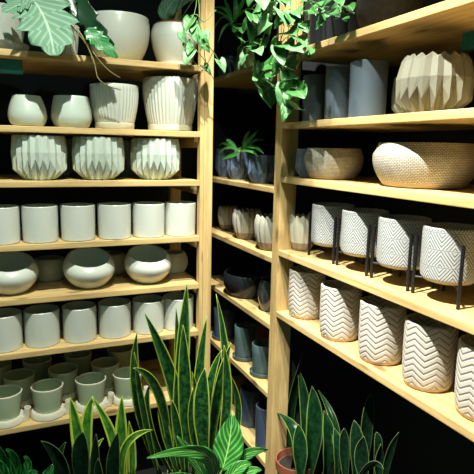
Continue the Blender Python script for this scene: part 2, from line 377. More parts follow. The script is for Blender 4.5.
def woven(name):                         # rows of small pressed dashes
    m, nt, b = nodes(name); g = G(nt)
    tc = g.n('ShaderNodeTexCoord'); mp = g.mapping(tc.outputs['UV'], (120, 165, 1))
    br = g.n('ShaderNodeTexBrick'); br.inputs['Scale'].default_value = 1; br.inputs['Mortar Size'].default_value = .13
    br.inputs['Brick Width'].default_value = 1.3; br.inputs['Row Height'].default_value = .8
    br.inputs['Color1'].default_value = (.56, .54, .46, 1); br.inputs['Color2'].default_value = (.40, .38, .32, 1); br.inputs['Mortar'].default_value = (.13, .11, .08, 1)
    g.l(mp, br.inputs['Vector'])
    u, v = g.uv(); n = g.noise(g.obj(), 45, 4)
    c = g.mix(g.m('MULTIPLY', n, .2), br.outputs['Color'], (.54, .52, .45))
    low = g.m('LESS_THAN', v, .016)
    g.l(g.mix(g.m('MULTIPLY', low, .7), c, (.42, .30, .16)), b.inputs['Base Color'])
    b.inputs['Roughness'].default_value = .8
    g.bump(br.outputs['Fac'], b, -.8, .004)
    return m
M['chevron'] = chevron('chevron_ceramic'); M['triangles'] = triangles('triangle_ceramic'); M['woven'] = woven('woven_ceramic')
def leafmat(name, dark, light, margin, mw=.0, bands=0, stripes=0, rough=.4, spots=None, vein=None):
    m, nt, b = nodes(name); g = G(nt); u, v = g.uv()
    d = g.m('ABSOLUTE', g.m('SUBTRACT', u, .5))
    n = g.noise(g.obj(), 30, 3)
    if bands:
        x = g.n('ShaderNodeCombineXYZ'); g.l(g.m('MULTIPLY', u, 2.5), x.inputs[0]); g.l(g.m('MULTIPLY', v, bands), x.inputs[1])
        n = g.n('ShaderNodeMapRange'); n.inputs[1].default_value = .42; n.inputs[2].default_value = .62
        g.l(g.noise(x.outputs[0], 1, 4, .7), n.inputs[0]); n = n.outputs[0]
    if stripes:
        h = g.m('SUBTRACT', g.m('MULTIPLY', v, stripes), g.m('MULTIPLY', d, stripes*.8))
        s = g.m('SMOOTH_MAX', g.m('SINE', g.m('MULTIPLY', h, 6.283)), 0, .2)
        n = g.m('MULTIPLY', s, g.m('ADD', .35, n))
    c = g.mix(n, dark, light)
    if spots:
        sp = g.n('ShaderNodeMapRange'); sp.inputs[1].default_value = .56; sp.inputs[2].default_value = .62
        g.l(g.noise(g.obj(), 55, 2), sp.inputs[0]); c = g.mix(sp.outputs[0], c, spots)
    if vein: c = g.mix(g.m('LESS_THAN', d, .022), c, vein)
    if mw:
        mr = g.n('ShaderNodeMapRange'); mr.inputs[1].default_value = .5-mw-.025; mr.inputs[2].default_value = .5-mw+.01
        g.l(d, mr.inputs[0]); c = g.mix(mr.outputs[0], c, margin)
    g.l(c, b.inputs['Base Color']); b.inputs['Roughness'].default_value = rough
    if 'snake_leaf_d' in name: b.inputs['Specular IOR Level'].default_value = .15
    return m
M['snake'] = leafmat('snake_leaf_yellow_margin', (.004, .024, .008), (.025, .125, .025), (.36, .46, .05), .07, bands=18, rough=.35)
M['snake_lime'] = leafmat('snake_leaf_lime', (.02, .11, .015), (.10, .30, .03), (.48, .60, .07), .17, bands=7, rough=.35)
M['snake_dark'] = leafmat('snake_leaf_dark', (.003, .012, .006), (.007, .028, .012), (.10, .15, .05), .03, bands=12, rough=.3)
M['snake_deep'] = leafmat('snake_leaf_deep_green', (.003, .018, .007), (.009, .045, .014), (.12, .19, .04), .05, bands=10, rough=.3)
M['broad'] = leafmat('striped_broad_leaf', (.02, .13, .025), (.12, .42, .07), (.2, .5, .1), .0, stripes=7, rough=.28, vein=(.3, .55, .15))
M['broad_dark'] = leafmat('deep_green_broad_leaf', (.008, .09, .02), (.04, .30, .05), (.2, .5, .1), .0, stripes=4, rough=.25, vein=(.1, .4, .1))
M['lobed'] = leafmat('pale_lobed_leaf', (.07, .20, .11), (.19, .33, .22), (.2, .5, .1), .0, stripes=7, rough=.62, vein=(.3, .45, .3))
M['darkleaf'] = leafmat('dark_lobed_leaf', (.008, .03, .015), (.02, .07, .03), (.2, .5, .1), .0, rough=.3)
M['midleaf'] = leafmat('mid_green_lobed_leaf', (.03, .17, .05), (.09, .32, .10), (.2, .5, .1), .0, stripes=6, rough=.3)
M['pothos'] = leafmat('pothos_leaf', (.012, .09, .02), (.05, .21, .03), (.3, .6, .3), .0, rough=.5, vein=(.18, .4, .14))
M['pothos_pale'] = leafmat('variegated_pothos_leaf', (.05, .20, .06), (.17, .34, .14), (.3, .6, .3), .0, rough=.55, spots=(.05, .2, .07))
M['vine'] = leafmat('dim_vine_leaf', (.03, .14, .04), (.1, .3, .09), (.3, .6, .3), .0, rough=.35)
M['spider'] = leafmat('strap_leaf', (.03, .2, .04), (.12, .42, .08), (.2, .5, .1), .0, rough=.35)

# ---------------------------------------------------------------- mesh helpers
def finish(name, bm, mat, parent=None, loc=None, smooth=None, solid=0):
    bmesh.ops.recalc_face_normals(bm, faces=bm.faces)
    me = bpy.data.meshes.new(name)
    if smooth is not None:
        for f in bm.faces: f.smooth = True
        lim = R(smooth)
        for e in bm.edges:
            if len(e.link_faces) == 2 and e.calc_face_angle(0) > lim: e.smooth = False
    bm.to_mesh(me); bm.free()
    mats = mat if isinstance(mat, (list, tuple)) else [mat]
    for x in mats: me.materials.append(M[x])
    o = bpy.data.objects.new(name, me); COL.objects.link(o)
    if parent: o.parent = parent
    if loc: o.location = loc
    if solid:
        md = o.modifiers.new('thickness', 'SOLIDIFY'); md.thickness = solid; md.offset = 0
    return o
def tag(o, label=None, cat=None, group=None, kind=None):
    if label: o['label'] = label
    if cat: o['category'] = cat
    if group: o['group'] = group
    if kind: o['kind'] = kind
    return o
def empty(name, loc, label=None, cat=None, group=None, rz=0):
    o = bpy.data.objects.new(name, None); COL.objects.link(o); o.location = loc; o.rotation_euler.z = rz
    o.empty_display_size = .05
    return tag(o, label, cat, group)
def box(bm, x0, x1, y0, y1, z0, z1, bev=.0):
    v = bmesh.ops.create_cube(bm, size=1)['verts']
    for p in v: p.co = Vector((x0 if p.co.x < 0 else x1, y0 if p.co.y < 0 else y1, z0 if p.co.z < 0 else z1))
    if bev:
        es = list({e for p in v for e in p.link_edges})
        bmesh.ops.bevel(bm, geom=es, offset=bev, segments=2, affect='EDGES', profile=.6)
def box_obj(name, mat, parent, *d, bev=.0025):
    bm = bmesh.new(); box(bm, *d, bev=bev)
    c = Vector(((d[0]+d[1])/2, (d[2]+d[3])/2, (d[4]+d[5])/2))
    for p in bm.verts: p.co -= c
    return finish(name, bm, mat, parent, loc=c)
def lathe(prof, seg=48, mod=None, bm=None, off=(0, 0, 0), mi=0):
    """prof: (r, z) from the outer bottom centre up, over the lip and down inside"""
    bm = bm or bmesh.new(); uvl = bm.loops.layers.uv.verify()
    rings = []
    for k, (r, z) in enumerate(prof):
        if r < 1e-6: rings.append([bm.verts.new(Vector((0, 0, z))+Vector(off))]); continue
        ring = []
        for i in range(seg):
            th = 2*PI*i/seg
            rr, zz = mod(th, r, z, k, i) if mod else (r, z)
            ring.append(bm.verts.new(Vector((rr*math.cos(th), rr*math.sin(th), zz))+Vector(off)))
        rings.append(ring)
    for k in range(len(rings)-1):
        a, b = rings[k], rings[k+1]
        za, zb = prof[k][1], prof[k+1][1]
        for i in range(seg):
            j = (i+1) % seg
            if len(a) == 1 and len(b) == 1: continue
            if len(a) == 1: vs, uv = (a[0], b[i], b[j]), ((i+.5, za), (i, zb), (i+1, zb))
            elif len(b) == 1: vs, uv = (a[i], a[j], b[0]), ((i, za), (i+1, za), (i+.5, zb))
            else: vs, uv = (a[i], a[j], b[j], b[i]), ((i, za), (i+1, za), (i+1, zb), (i, zb))
            f = bm.faces.new(vs); f.material_index = mi[k] if isinstance(mi, (list, tuple)) else mi
            for l, (p, q) in zip(f.loops, uv): l[uvl].uv = (p/seg, q)
    return bm
def cup(r0, r1, h, t=.007, bot=.012, steps=6, curve=None, lip=.004):
    """profile of an open pot: r0 foot, r1 mouth; curve(t) scales the radius"""
    P = [(0, 0), (r0*.92, 0)]
    for i in range(steps+1):
        s = i/steps; r = r0+(r1-r0)*s if curve is None else curve(s)
        P.append((r, max(.003, s*(h-lip*.5)) if i == 0 else s*(h-lip*.6)))
    rt = P[-1][0]
    P += [(rt-t*.25, h), (rt-t*.75, h), (rt-t, h-lip*.8)]
    for i in range(steps, -1, -1):
        s = i/steps; r = (r0+(r1-r0)*s if curve is None else curve(s))-t
        z = bot+s*(h-lip-bot)
        if i < steps: P.append((r, z))
    P.append((0, bot))
    return P
def at(r): return r
def tube(bm, pts, r, seg=6, taper=1.0):
    pts = [Vector(p) for p in pts]
    # smooth the polyline
    sm = []
    for i in range(len(pts)-1):
        p0 = pts[max(0, i-1)]; p1 = pts[i]; p2 = pts[i+1]; p3 = pts[min(len(pts)-1, i+2)]
        for k in range(4):
            t = k/4; sm.append(.5*((2*p1)+(-p0+p2)*t+(2*p0-5*p1+4*p2-p3)*t*t+(-p0+3*p1-3*p2+p3)*t**3))
    sm.append(pts[-1]); prev = None
    for i, p in enumerate(sm):
        d = (sm[min(i+1, len(sm)-1)]-sm[max(i-1, 0)]).normalized()
        a = d.cross(Vector((.3, .2, 1))).normalized(); b = d.cross(a)
        rr = r*(1+(taper-1)*i/(len(sm)-1))
        ring = [bm.verts.new(p+a*math.cos(2*PI*k/seg)*rr+b*math.sin(2*PI*k/seg)*rr) for k in range(seg)]
        if prev:
            for k in range(seg): bm.faces.new((prev[k], prev[(k+1) % seg], ring[(k+1) % seg], ring[k]))
        else: bm.faces.new(ring[::-1])
        prev = ring
    bm.faces.new(prev)
def rod(bm, a, b, r, seg=12):
    a, b = Vector(a), Vector(b); d = (b-a).normalized(); x = d.orthogonal().normalized(); y = d.cross(x)
    A = [bm.verts.new(a+x*math.cos(2*PI*k/seg)*r+y*math.sin(2*PI*k/seg)*r) for k in range(seg)]
    B = [bm.verts.new(b+x*math.cos(2*PI*k/seg)*r+y*math.sin(2*PI*k/seg)*r) for k in range(seg)]
    for k in range(seg): bm.faces.new((A[k], A[(k+1) % seg], B[(k+1) % seg], B[k]))
    bm.faces.new(A[::-1]); bm.faces.new(B)
def blade(bm, B, Cc, T, w, prof, face, n=14, fold=.25, rows=6, lobes=0, wav=0, mi=0, notch=0):
    """leaf surface along a bezier B-Cc-T; face = direction the upper side looks at"""
    uvl = bm.loops.layers.uv.verify(); B, Cc, T = Vector(B), Vector(Cc), Vector(T); face = Vector(face).normalized()
    Q = 2*Cc-(B+T)*.5                      # so that the curve passes through Cc
    grid = []; L = (Cc-B).length+(T-Cc).length
    for i in range(n+1):
        s = i/n
        p = (1-s)**2*B+2*s*(1-s)*Q+s*s*T
        d = (2*(1-s)*(Q-B)+2*s*(T-Q)).normalized()
        sd = d.cross(face)
        if sd.length < .05: sd = d.orthogonal()
        sd.normalize(); nm = sd.cross(d).normalized()
        hw = w*.5*prof(s); row = []
        if lobes: hw *= (.66+.42*abs(((s*lobes+.5) % 1)*1.0)) if s > .1 else .8
        for j in range(rows+1):
            q = (j/rows-.5)*2
            off = nm*(abs(q)**1.6*hw*fold)+nm*(wav*w*math.sin(s*17+q*2)*abs(q))
            back = -d*(abs(q)*hw*notch*max(0, 1-s)**4)
            row.append((bm.verts.new(p+sd*q*hw+off+back), (q*.5+.5, s)))
        grid.append(row)
    for i in range(n):
        for j in range(rows):
            q = [grid[i][j], grid[i][j+1], grid[i+1][j+1], grid[i+1][j]]
            f = bm.faces.new([v for v, _ in q]); f.material_index = mi
            for l, (_, u) in zip(f.loops, q): l[uvl].uv = u
def p_sword(s): return max(.02, min(1, .36+s*1.5)*(1-max(0, (s-.55)/.45)**2.3))
def p_oval(s): return max(.02, math.sin(PI*min(1, s*.97+.02))**.75*(1-.25*s))
def p_heart(s): return max(.02, math.sin(PI*(.10+.90*s)**.55)**.9)
def p_strap(s): return max(.05, (1-s**3)*(.6+.4*math.sin(PI*s)))
def p_lobed(s): return max(.03, math.sin(PI*min(1, s*.93+.06))**.6)
VIEW = Vector((-.35, -.85, .25))

# ---------------------------------------------------------------- room
def struct(name, mat, *d): return tag(box_obj(name, mat, None, *d, bev=0), kind='structure')
struct('floor', 'floor', -2.4, 1.62, -1.6, 3.07, -.1, 0)
struct('wall_left', 'wall', -2.4, 1.62, 2.95, 3.07, 0, 3.9)
struct('wall_right', 'wall', 1.5, 1.62, -1.6, 2.95, 0, 3.9)
struct('ceiling', 'wall', -2.4, 1.62, -1.6, 3.07, 3.9, 4.0)

# ---------------------------------------------------------------- shelving
TH = .024
S = {1: 1.949, 2: 1.672, 3: 1.461, 4: 1.211, 5: .992, 6: .767, 7: .446}
MB = {1: 1.966, 2: 1.446, 3: 1.148, 4: .852, 5: .534, 6: .19}
RB = {1: 1.974, 2: 1.708, 3: 1.495, 4: 1.192, 5: .928}
XB, XE, DE = 1.015, 1.499, .5
u1 = empty('shelving_unit', (-.1, 2.2, 0), 'long pine shelving unit on the left, its seven shelves full of white pots', 'shelving unit')
def part(name, mat, par, *d, **k):
    o = box_obj(name, mat, par, *d, **k); o.location -= par.location; return o
for z in S.values(): part('shelf', 'wood_x', u1, -.95, .779, 2.2, 2.2+DE, z-TH, z)
for (xa, xb) in ((.779, .838), (-1.009, -.95)):
    part('post', 'wood_z', u1, xa+.0185, xb, 2.2, 2.238, 0, 2.9)
    part('post', 'wood_z', u1, xa, xa+.017, 2.2, 2.238, 0, 2.9, bev=.0015)
    part('post', 'wood_z', u1, xa, xb, 2.2+DE-.038, 2.2+DE, 0, 2.9)
    for z in S.values(): part('side_rail', 'wood_y', u1, xa+.012, xb-.012, 2.238, 2.2+DE-.038, z-TH-.045, z-TH, bev=.002)
u2 = empty('shelving_unit', (XB, 2.3, 0), 'pine shelving unit running along the right wall in two bays', 'shelving unit')
Y2a, Y2b = 1.947, 1.985      # the post between the bays: y range of its front face
Y2a = 1.889
Y2b = 1.947
for z in MB.values(): part('shelf', 'wood_y', u2, XB, XE, Y2b, 2.86, z-TH, z)
for z in RB.values(): part('shelf', 'wood_y', u2, XB, XE, .46, Y2a, z-TH, z)
for (ya, yb) in ((Y2a, Y2b), (2.86, 2.918), (.40, .46)):
    part('post', 'wood_z', u2, XB, XB+.075, ya, yb, 0, 2.9)

part('added_dark_sheet', 'wall', u2, XB+.075, XE, Y2a+.02, Y2a+.032, 0, 2.9, bev=0)  # dark sheet added so the gap beside the post stays dark

# ---------------------------------------------------------------- pots
ORD = ['leftmost', 'second from the left', 'third from the left', 'fourth from the left', 'fifth from the left', 'rightmost']
def cyl_pot(x, y, z, r, h, mat, label, cat='plant pot', group=None, name='cylinder_pot'):
    bm = lathe(cup(r*.97, r, h, steps=3), 56)
    return tag(finish(name, bm, mat, loc=(x, y, z), smooth=35), label, cat, group)
fourth = [(-.033, 2.279), (.114, 2.279), (.264, 2.281), (.416, 2.278), (.566, 2.276), (.712, 2.277)]
for i, (x, y) in enumerate(fourth):
    cyl_pot(x, y, S[4], .0715, .147, 'white', f'plain white cylinder pot just above the squat bowls, {ORD[i]} of six', group='white cylinders on the fourth left shelf')
sixth = [(-.044, 2.288), (.105, 2.291), (.260, 2.292), (.412, 2.293), (.565, 2.292), (.708, 2.29)]
for i, (x, y) in enumerate(sixth):
    cyl_pot(x, y, S[6], .0725, .149, 'white', f'plain white cylinder pot just above the sage pots, {ORD[i]} of six', group='white cylinders on the sixth left shelf')

def slant_bowl(x, y, z, r, h, slant, label, group=None, name='round_bowl', rzs=0, mats=('white', 'innergrey')):
    """squat round bowl whose mouth is cut on a slope towards the room"""
    prof = []; N = 12
    def rr(s): return r*math.sin(PI*(.11+s*.61))**.62
    outer = [(0, 0), (rr(0)*.82, 0)]+[(rr(i/N), .004+i/N*(h-.004)) for i in range(N+1)]
    rt = outer[-1][0]
    inner = [(rt-.003, h+.002), (rt-.007, h)]+[(rr(i/N)-.008, .014+i/N*(h-.016)) for i in range(N-1, -1, -1)]+[(0, .014)]
    prof = outer+inner
    mi = [0]*(len(outer)+0)+[1]*(len(inner))
    def mod(th, q, zz, k, i):
        s = zz/h
        return q, zz+math.sin(th-rzs)*slant*s*s*q
    bm = lathe(prof, 64, mod, mi=mi[:len(prof)-1])
    return tag(finish(name, bm, list(mats), loc=(x, y, z), smooth=40), label, 'bowl planter', group)
g = 'squat round bowls on the fifth left shelf'
slant_bowl(-.006, 2.318, S[5], .107, .130, .28, 'white squat round bowl, cut off by the left edge of the picture', g)
slant_bowl(.309, 2.312, S[5], .110, .130, .30, 'white squat round bowl with tilted mouth, middle one of the three', g)
slant_bowl(.571, 2.312, S[5], .107, .130, .28, 'white squat round bowl with tilted mouth, nearest the left post', g)
for (x, y, rd, lb) in ((.158, 2.50, .078, 'small round grey-white pot in the shade behind the two leftmost squat bowls'),
                       (.445, 2.53, .078, 'small round grey-white pot half hidden behind the two right-hand squat bowls'),
                       (.735, 2.47, .075, 'small round grey-white pot in the shade between the rightmost squat bowl and the post')):
    def cv(s, rd=rd): return rd*(.62+.38*math.sin(PI*(.12+s*.72)))
    tag(finish('round_pot', lathe(cup(0, 0, .1, steps=9, curve=cv), 48), 'greywhite', loc=(x, y, S[5]), smooth=35), lb, 'plant pot')

# sage pots with attached cream saucers
def sage_pot(x, y, z, label, rz=0, k=1.1):
    e = empty('self_watering_pot', (x, y, z), label, 'plant pot', 'sage pots with cream saucers', rz=rz)
    prof = [(0, .018), (.046*k, .018), (.048*k, .024), (.054*k, .075), (.060*k, .122), (.0605*k, .128)]
    lip = [(.0605*k, .128), (.061*k, .133), (.0585*k, .135), (.056*k, .133), (.055*k, .128)]
    inn = [(.055*k, .128), (.049*k, .075), (.043*k, .034), (0, .032)]
    finish('body', lathe(prof+inn[1:], 48), 'sage', e, smooth=35)
    finish('rim', lathe(lip, 48), 'cream', e, smooth=60)
    bm = lathe([(0, 0), (.061*k, 0), (.0655*k, .004), (.064*k, .024), (.060*k, .029), (.048*k, .027), (.046*k, .02), (0, .02)], 48)
    sa = finish('saucer', bm, 'cream', e, smooth=40)
    # filling spout growing out of the saucer's side
    sp = lathe([(0, 0), (.0125, 0), (.0135, .01), (.0125, .045), (.0145, .056), (.0135, .058), (.0095, .057), (.0085, .03), (0, .03)], 20)
    so = finish('spout', sp, 'cream', sa, loc=(.068*k, -.02*k, .002), smooth=40); so.rotation_euler = (0, R(9), 0)
    bm = bmesh.new(); box(bm, .045*k, .072*k, -.033, -.007, .002, .024, bev=.004)
    finish('spout_neck', bm, 'cream', sa)
    return e
rowlab = ['cut off by the left edge of the picture', 'second from the left in the front row', 'third from the left in the front row', 'nearest the big snake plant in the front row']
for (x, y), lb in zip(((-.052, 2.272), (.114, 2.272), (.298, 2.274), (.462, 2.276)), rowlab):
    sage_pot(x, y, S[7], 'sage green pot on cream saucer, '+lb)
for x, lb in ((.005, 'behind the leftmost front one'), (.195, 'between the second and third front ones'), (.387, 'between the third and fourth front ones')):
    sage_pot(x, 2.43, S[7], 'shaded sage pot in the middle row, '+lb)
for x, lb in ((-.09, 'leftmost'), (.09, 'second from the left'), (.28, 'third from the left'), (.49, 'rightmost')):
    sage_pot(x, 2.59, S[7], 'very dark sage pot in the back row, '+lb)

# pleated bowls
def pleated(x, y, z, r, h, n, amp, mat, label, top=.93, foot=.62, knee=.36, scallop=.0, group=None, rot=0, name='pleated_bowl', cat='bowl planter', band=None):
    prof = [(0, 0), (r*foot*.9, 0), (r*foot, .004), (r*.97, h*knee), (r, h*.62), (r*(top+.02), h*.94), (r*top, h), (r*top-.008, h), (r*.9-.008, h*.6), (r*foot-.006, .016), (0, .016)]
    def mod(th, q, zz, k, i):
        s = 1 if i % 2 else -1
        if k == 3: return q*(1+amp*s), zz-s*h*.115
        if k in (4, 5): return q*(1+amp*s), zz
        if k in (6, 7): return q*(1+amp*s*.9), zz-scallop*s
        if k == 2: return q*(1+amp*.25*s), zz
        return q, zz
    bm = lathe(prof, 2*n, mod)
    o = finish(name, bm, mat, loc=(x, y, z)); o.rotation_euler.z = rot
    return tag(o, label, cat, group)
g = 'pleated bowls on the third left shelf'
pleated(.124, 2.306, S[3], .103, .177, 21, .045, 'mint', 'glossy pale pleated bowl, leftmost of three on the third shelf', group=g)
pleated(.359, 2.306, S[3], .105, .177, 21, .045, 'mint', 'glossy pale pleated bowl, middle of three on the third shelf', group=g, rot=.1)
pleated(.606, 2.306, S[3], .105, .177, 21, .045, 'mint', 'glossy white pleated bowl, nearest the post on the third shelf', group=g, rot=.2)
g = 'dark pleated bowls in the back row'
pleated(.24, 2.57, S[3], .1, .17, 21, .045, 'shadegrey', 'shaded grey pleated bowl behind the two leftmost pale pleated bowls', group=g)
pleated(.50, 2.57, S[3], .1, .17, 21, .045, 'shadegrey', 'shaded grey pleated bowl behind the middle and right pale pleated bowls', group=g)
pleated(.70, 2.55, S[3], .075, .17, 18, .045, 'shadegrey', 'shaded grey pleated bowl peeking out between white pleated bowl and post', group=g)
# second shelf: tapered round pots and ribbed planters
def bulb(x, y, z, r, h, label, topk, mats='mint'):
    def cv(s): 
        return r*(.74+.26*math.sin(PI*min(1, .05+s*1.25))) if s < .35 else r*(1-(1-topk)*((s-.35)/.65)**1.6)
    return tag(finish('tapered_pot', lathe(cup(0, 0, h, steps=14, curve=cv), 56), mats, loc=(x, y, z), smooth=35), label, 'plant pot')
bulb(.085, 2.292, S[2], .0735, .119, 'pale round pot narrowing to its mouth, at the left end of the second shelf', .72)
bulb(.254, 2.303, S[2], .0815, .127, 'greenish glazed round pot beside the first ribbed planter', .84)
def ribbed(x, y, z, r, h, n, label, foot=.74):
    e = empty('ribbed_planter', (x, y, z), label, 'plant pot', 'white ribbed planters with saucers')
    base = .012
    def cv(s): return r*(foot+(1-foot)*math.sin(PI/2*min(1, s*1.08))**.8)
    P = cup(0, 0, h-base, steps=12, curve=cv)
    zt = h-base
    def mod(th, q, zz, k, i):
        a = .022 if (3 <= k <= 14 and zz < zt*.9) else (.012 if k < 16 and k > 2 else 0)
        return q*(1+a*(math.cos(n*th))), zz
    finish('body', lathe(P, n*6, mod), 'white', e, loc=(0, 0, base), smooth=70)
    rs = r*foot*1.10
    finish('saucer', lathe([(0, 0), (rs*.93, 0), (rs, .006), (rs*1.02, .026), (rs*.99, .028), (rs*.95, .024), (rs*.9, .0125), (0, .0115)], 56), 'cream', e, smooth=40)
ribbed(.432, 2.316, S[2], .100, .183, 40, 'white finely ribbed planter on a saucer, the smaller of the two')
ribbed(.683, 2.335, S[2], .120, .226, 44, 'big white finely ribbed planter on a saucer, next to the post')
# top shelf
e = empty('planter', (.0, 2.325, S[1]), 'white planter with flared saucer at the left end of the top shelf', 'plant pot')
def cv(s): return .074+.02*math.sin(PI/2*s)
finish('body', lathe(cup(0, 0, .155, steps=9, curve=cv), 56), 'white', e, loc=(0, 0, .012), smooth=35)
finish('saucer', lathe([(0, 0), (.085, 0), (.098, .012), (.104, .034), (.100, .036), (.09, .016), (0, .0115)], 56), 'white', e, smooth=40)
finish('soil', lathe([(0, 0), (.083, 0), (.083, .006), (0, .01)], 40), 'soil', e, loc=(0, 0, .128))
def fl(th, q, zz, k, i): return (q*(1+.02*math.cos(26*th)) if 2 < k < 12 else q), zz
tag(finish('fluted_pot', lathe(cup(.052, .066, .135, steps=8), 26*6, fl), 'white', loc=(.235, 2.36, S[1]), smooth=70), 'white fluted pot half hidden behind the big pale lobed leaf', 'plant pot')
def cv(s): return .130*(.56+.44*math.sin(PI/2*min(1, (s*1.3)**.75)))*(1 if s < .8 else 1-.35*(s-.8)**1.5)
tag(finish('round_planter', lathe(cup(0, 0, .188, steps=18, curve=cv, t=.008), 64), 'white', loc=(.462, 2.350, S[1]), smooth=35), 'large smooth white round-bellied planter in the middle of the top shelf', 'plant pot')
e = empty('planter', (.700, 2.325, S[1]), 'white shouldered planter on a small saucer beside the top of the post', 'plant pot')
def cv(s): return .104*(.66+.34*math.sin(PI/2*min(1, s*1.25)))*(1 if s < .75 else 1-1.0*(s-.75)**1.6)
finish('body', lathe(cup(0, 0, .168, steps=18, curve=cv), 56), 'white', e, loc=(0, 0, .006), smooth=35)
finish('saucer', lathe([(0, 0), (.068, 0), (.076, .006), (.078, .018), (.074, .019), (.066, .008), (0, .0055)], 48), 'white', e, smooth=40)

# middle bay
def facet(x, y, z, r, h, n, label, group, rot=0):
    prof = [(0, 0), (r*.66, 0), (r*.70, .003), (r*.98, h*.36), (r*.93, h*.76), (r*.94, h*.80), (r*.95, h), (r*.88, h), (r*.85, h*.7), (r*.6, .02), (0, .02)]
    def mod(th, q, zz, k, i):
        s = 1 if i % 2 else -1
        if k == 3: return q*(1+.045*s), zz-s*h*.05
        if k == 4: return q*(1+.05*s), zz+s*h*.04
        return q, zz
    o = finish('faceted_pot', lathe(prof, 2*n, mod), 'facet', loc=(x, y, z)); o.rotation_euler.z = rot
    return tag(o, label, 'plant pot', group)
g = 'slate blue faceted pots'
facet(1.135, 2.76, MB[2], .062, .155, 12, 'slate blue faceted pot at the far end of the middle bay', g)
facet(1.116, 2.534, MB[2], .068, .150, 12, 'slate blue faceted pot standing under the small trailing plant', g, .2)
facet(1.094, 2.218, MB[2], .068, .130, 12, 'slate blue faceted pot closest to the central post in the middle bay', g, .1)
facet(1.100, 1.800, RB[3], .062, .112, 12, 'slate blue faceted pot just right of the central post', g, .1)
def fluted(x, y, z, r, h, label, mats=('stone', 'stonebase'), n=16, group=None):
    def cv(s): return r*(.60+.40*math.sin(PI*min(.62, .06+s*.62)))*(1 if s < .85 else 1-.5*(s-.85))
    P = cup(0, 0, h, steps=12, curve=cv)
    def mod(th, q, zz, k, i):
        c = math.cos(n*th)
        if 3 < k < 18: return q*(1+.05*c), zz+(.005*c if k > 11 else 0)
        return q, zz
    mi = [1]*5+[0]*(len(P)-6)
    return tag(finish('fluted_pot', lathe(P, n*6, mod, mi=mi), list(mats), loc=(x, y, z), smooth=70), label, 'plant pot', group)
g = 'grey fluted pots with brown bases'
fluted(1.14, 2.74, MB[3], .055, .13, 'small grey fluted pot furthest back on the third shelf of the middle bay', group=g)
fluted(1.118, 2.425, MB[3], .074, .146, 'stone grey fluted pot with brown base in the middle of the middle bay', group=g)
fluted(1.100, 2.12, MB[3], .076, .155, 'stone grey fluted pot partly hidden by the central post', group=g)
fluted(1.110, 1.860, RB[4], .056, .143, 'cream fluted pot between the central post and the first plant stand', ('cream', 'tan'), n=12)
def cv(s): return .148*(.72+.28*math.sin(PI*(.08+s*.62)))
tag(finish('wide_bowl', lathe(cup(0, 0, .118, steps=14, curve=cv, t=.008), 64), 'black', loc=(1.148, 2.425, MB[4]), smooth=35), 'wide matte black bowl in the middle bay', 'bowl planter')
def cv(s): return .06*(.6+.4*math.sin(PI*(.05+s*.8)))
tag(finish('vase', lathe(cup(0, 0, .15, steps=14, curve=cv), 48), 'gunmetal', loc=(1.11, 2.13, MB[4]), smooth=35), 'glossy dark rounded vase beside the black bowl, behind the post', 'vase')
def mug_pot(x, y, z, r, h, mat, label, group):
    e = empty('pot_with_saucer', (x, y, z), label, 'plant pot', group)
    finish('body', lathe(cup(r*.9, r, h-.008, steps=3, t=.006), 48), mat, e, loc=(0, 0, .008), smooth=35)
    finish('saucer', lathe([(0, 0), (r*1.02, 0), (r*1.12, .006), (r*1.16, .02), (r*1.11, .021), (r*1.02, .0085), (0, .0075)], 48), mat, e, smooth=40)
g = 'dark glazed pots with saucers in the middle bay'
mug_pot(1.10, 2.66, MB[5], .065, .187, 'navy', 'navy blue cylinder pot furthest back on the lower middle shelf', g)
mug_pot(1.083, 2.345, MB[5], .055, .178, 'teal_grey', 'tall grey-teal pot between the navy pot and the small saucer pot', g)
mug_pot(1.085, 2.135, MB[5], .056, .156, 'teal_grey', 'grey-teal pot on a thick saucer close to the central post', g)
g = 'navy cylinders on the bottom shelf'
cyl_pot(1.11, 2.30, MB[6], .062, .20, 'navy', 'navy cylinder on the bottom shelf, behind the leaf tips', group=g)
cyl_pot(1.085, 2.07, MB[6], .058, .215, 'navy', 'navy cylinder with pale rim on the bottom shelf, touching the post line', group=g)
# pots on the top shelf of the right unit
e = empty('fabric_pot', (1.108, 2.47, MB[1]), 'pale green fabric grow pot flaring downwards on the top middle shelf', 'plant pot')
bm = lathe([(0, 0), (.056, 0), (.058, .006), (.050, .06), (.040, .118), (.036, .122), (.033, .118), (.04, .06), (0, .05)], 40, lambda th, q, zz, k, i: (q*(1+.04*math.sin(5*th+zz*30)), zz))
finish('body', bm, 'fabric', e, smooth=50)
cyl_pot(1.150, 2.78, MB[1], .06, .13, 'slate', 'dim slate pot deep in the corner of the top middle shelf')
cyl_pot(1.13, 2.03, MB[1], .075, .15, 'black', 'black pot on the top shelf that the heart-leaved vine grows from')
cyl_pot(1.13, 1.77, RB[1], .075, .14, 'black', 'black pot on the top right shelf under the thin vine')
e = empty('hanging_basket', (1.16, 1.46, RB[1]), 'brown coir fibre basket with grassy tuft on the top right shelf', 'basket')
def cv(s): return .104*(.6+.4*math.sin(PI/2*min(1, .1+s)))
finish('body', lathe(cup(0, 0, .11, steps=10, curve=cv, t=.012), 60, lambda th, q, zz, k, i: (q*(1+.03*math.sin(i*2.7+k*1.9)), zz+.003*math.sin(i*1.7))), 'fibre', e, smooth=50)
finish('soil', lathe([(0, 0), (.1, 0), (.1, .004), (0, .008)], 30), 'soil', e, loc=(0, 0, .085))
bm = bmesh.new()
for i in range(70):
    a = random.uniform(0, 2*PI); q = random.uniform(0, .085); b = Vector((q*math.cos(a), q*math.sin(a), .09)); d = Vector((math.cos(a), math.sin(a), 0))
    L = random.uniform(.05, .11)
    blade(bm, b, b+d*L*.35+Vector((0, 0, L*.7)), b+d*L*.9+Vector((0, 0, L*.55)), .008, p_strap, VIEW, n=6, rows=2)
finish('grass', bm, 'darkleaf', e, smooth=60)

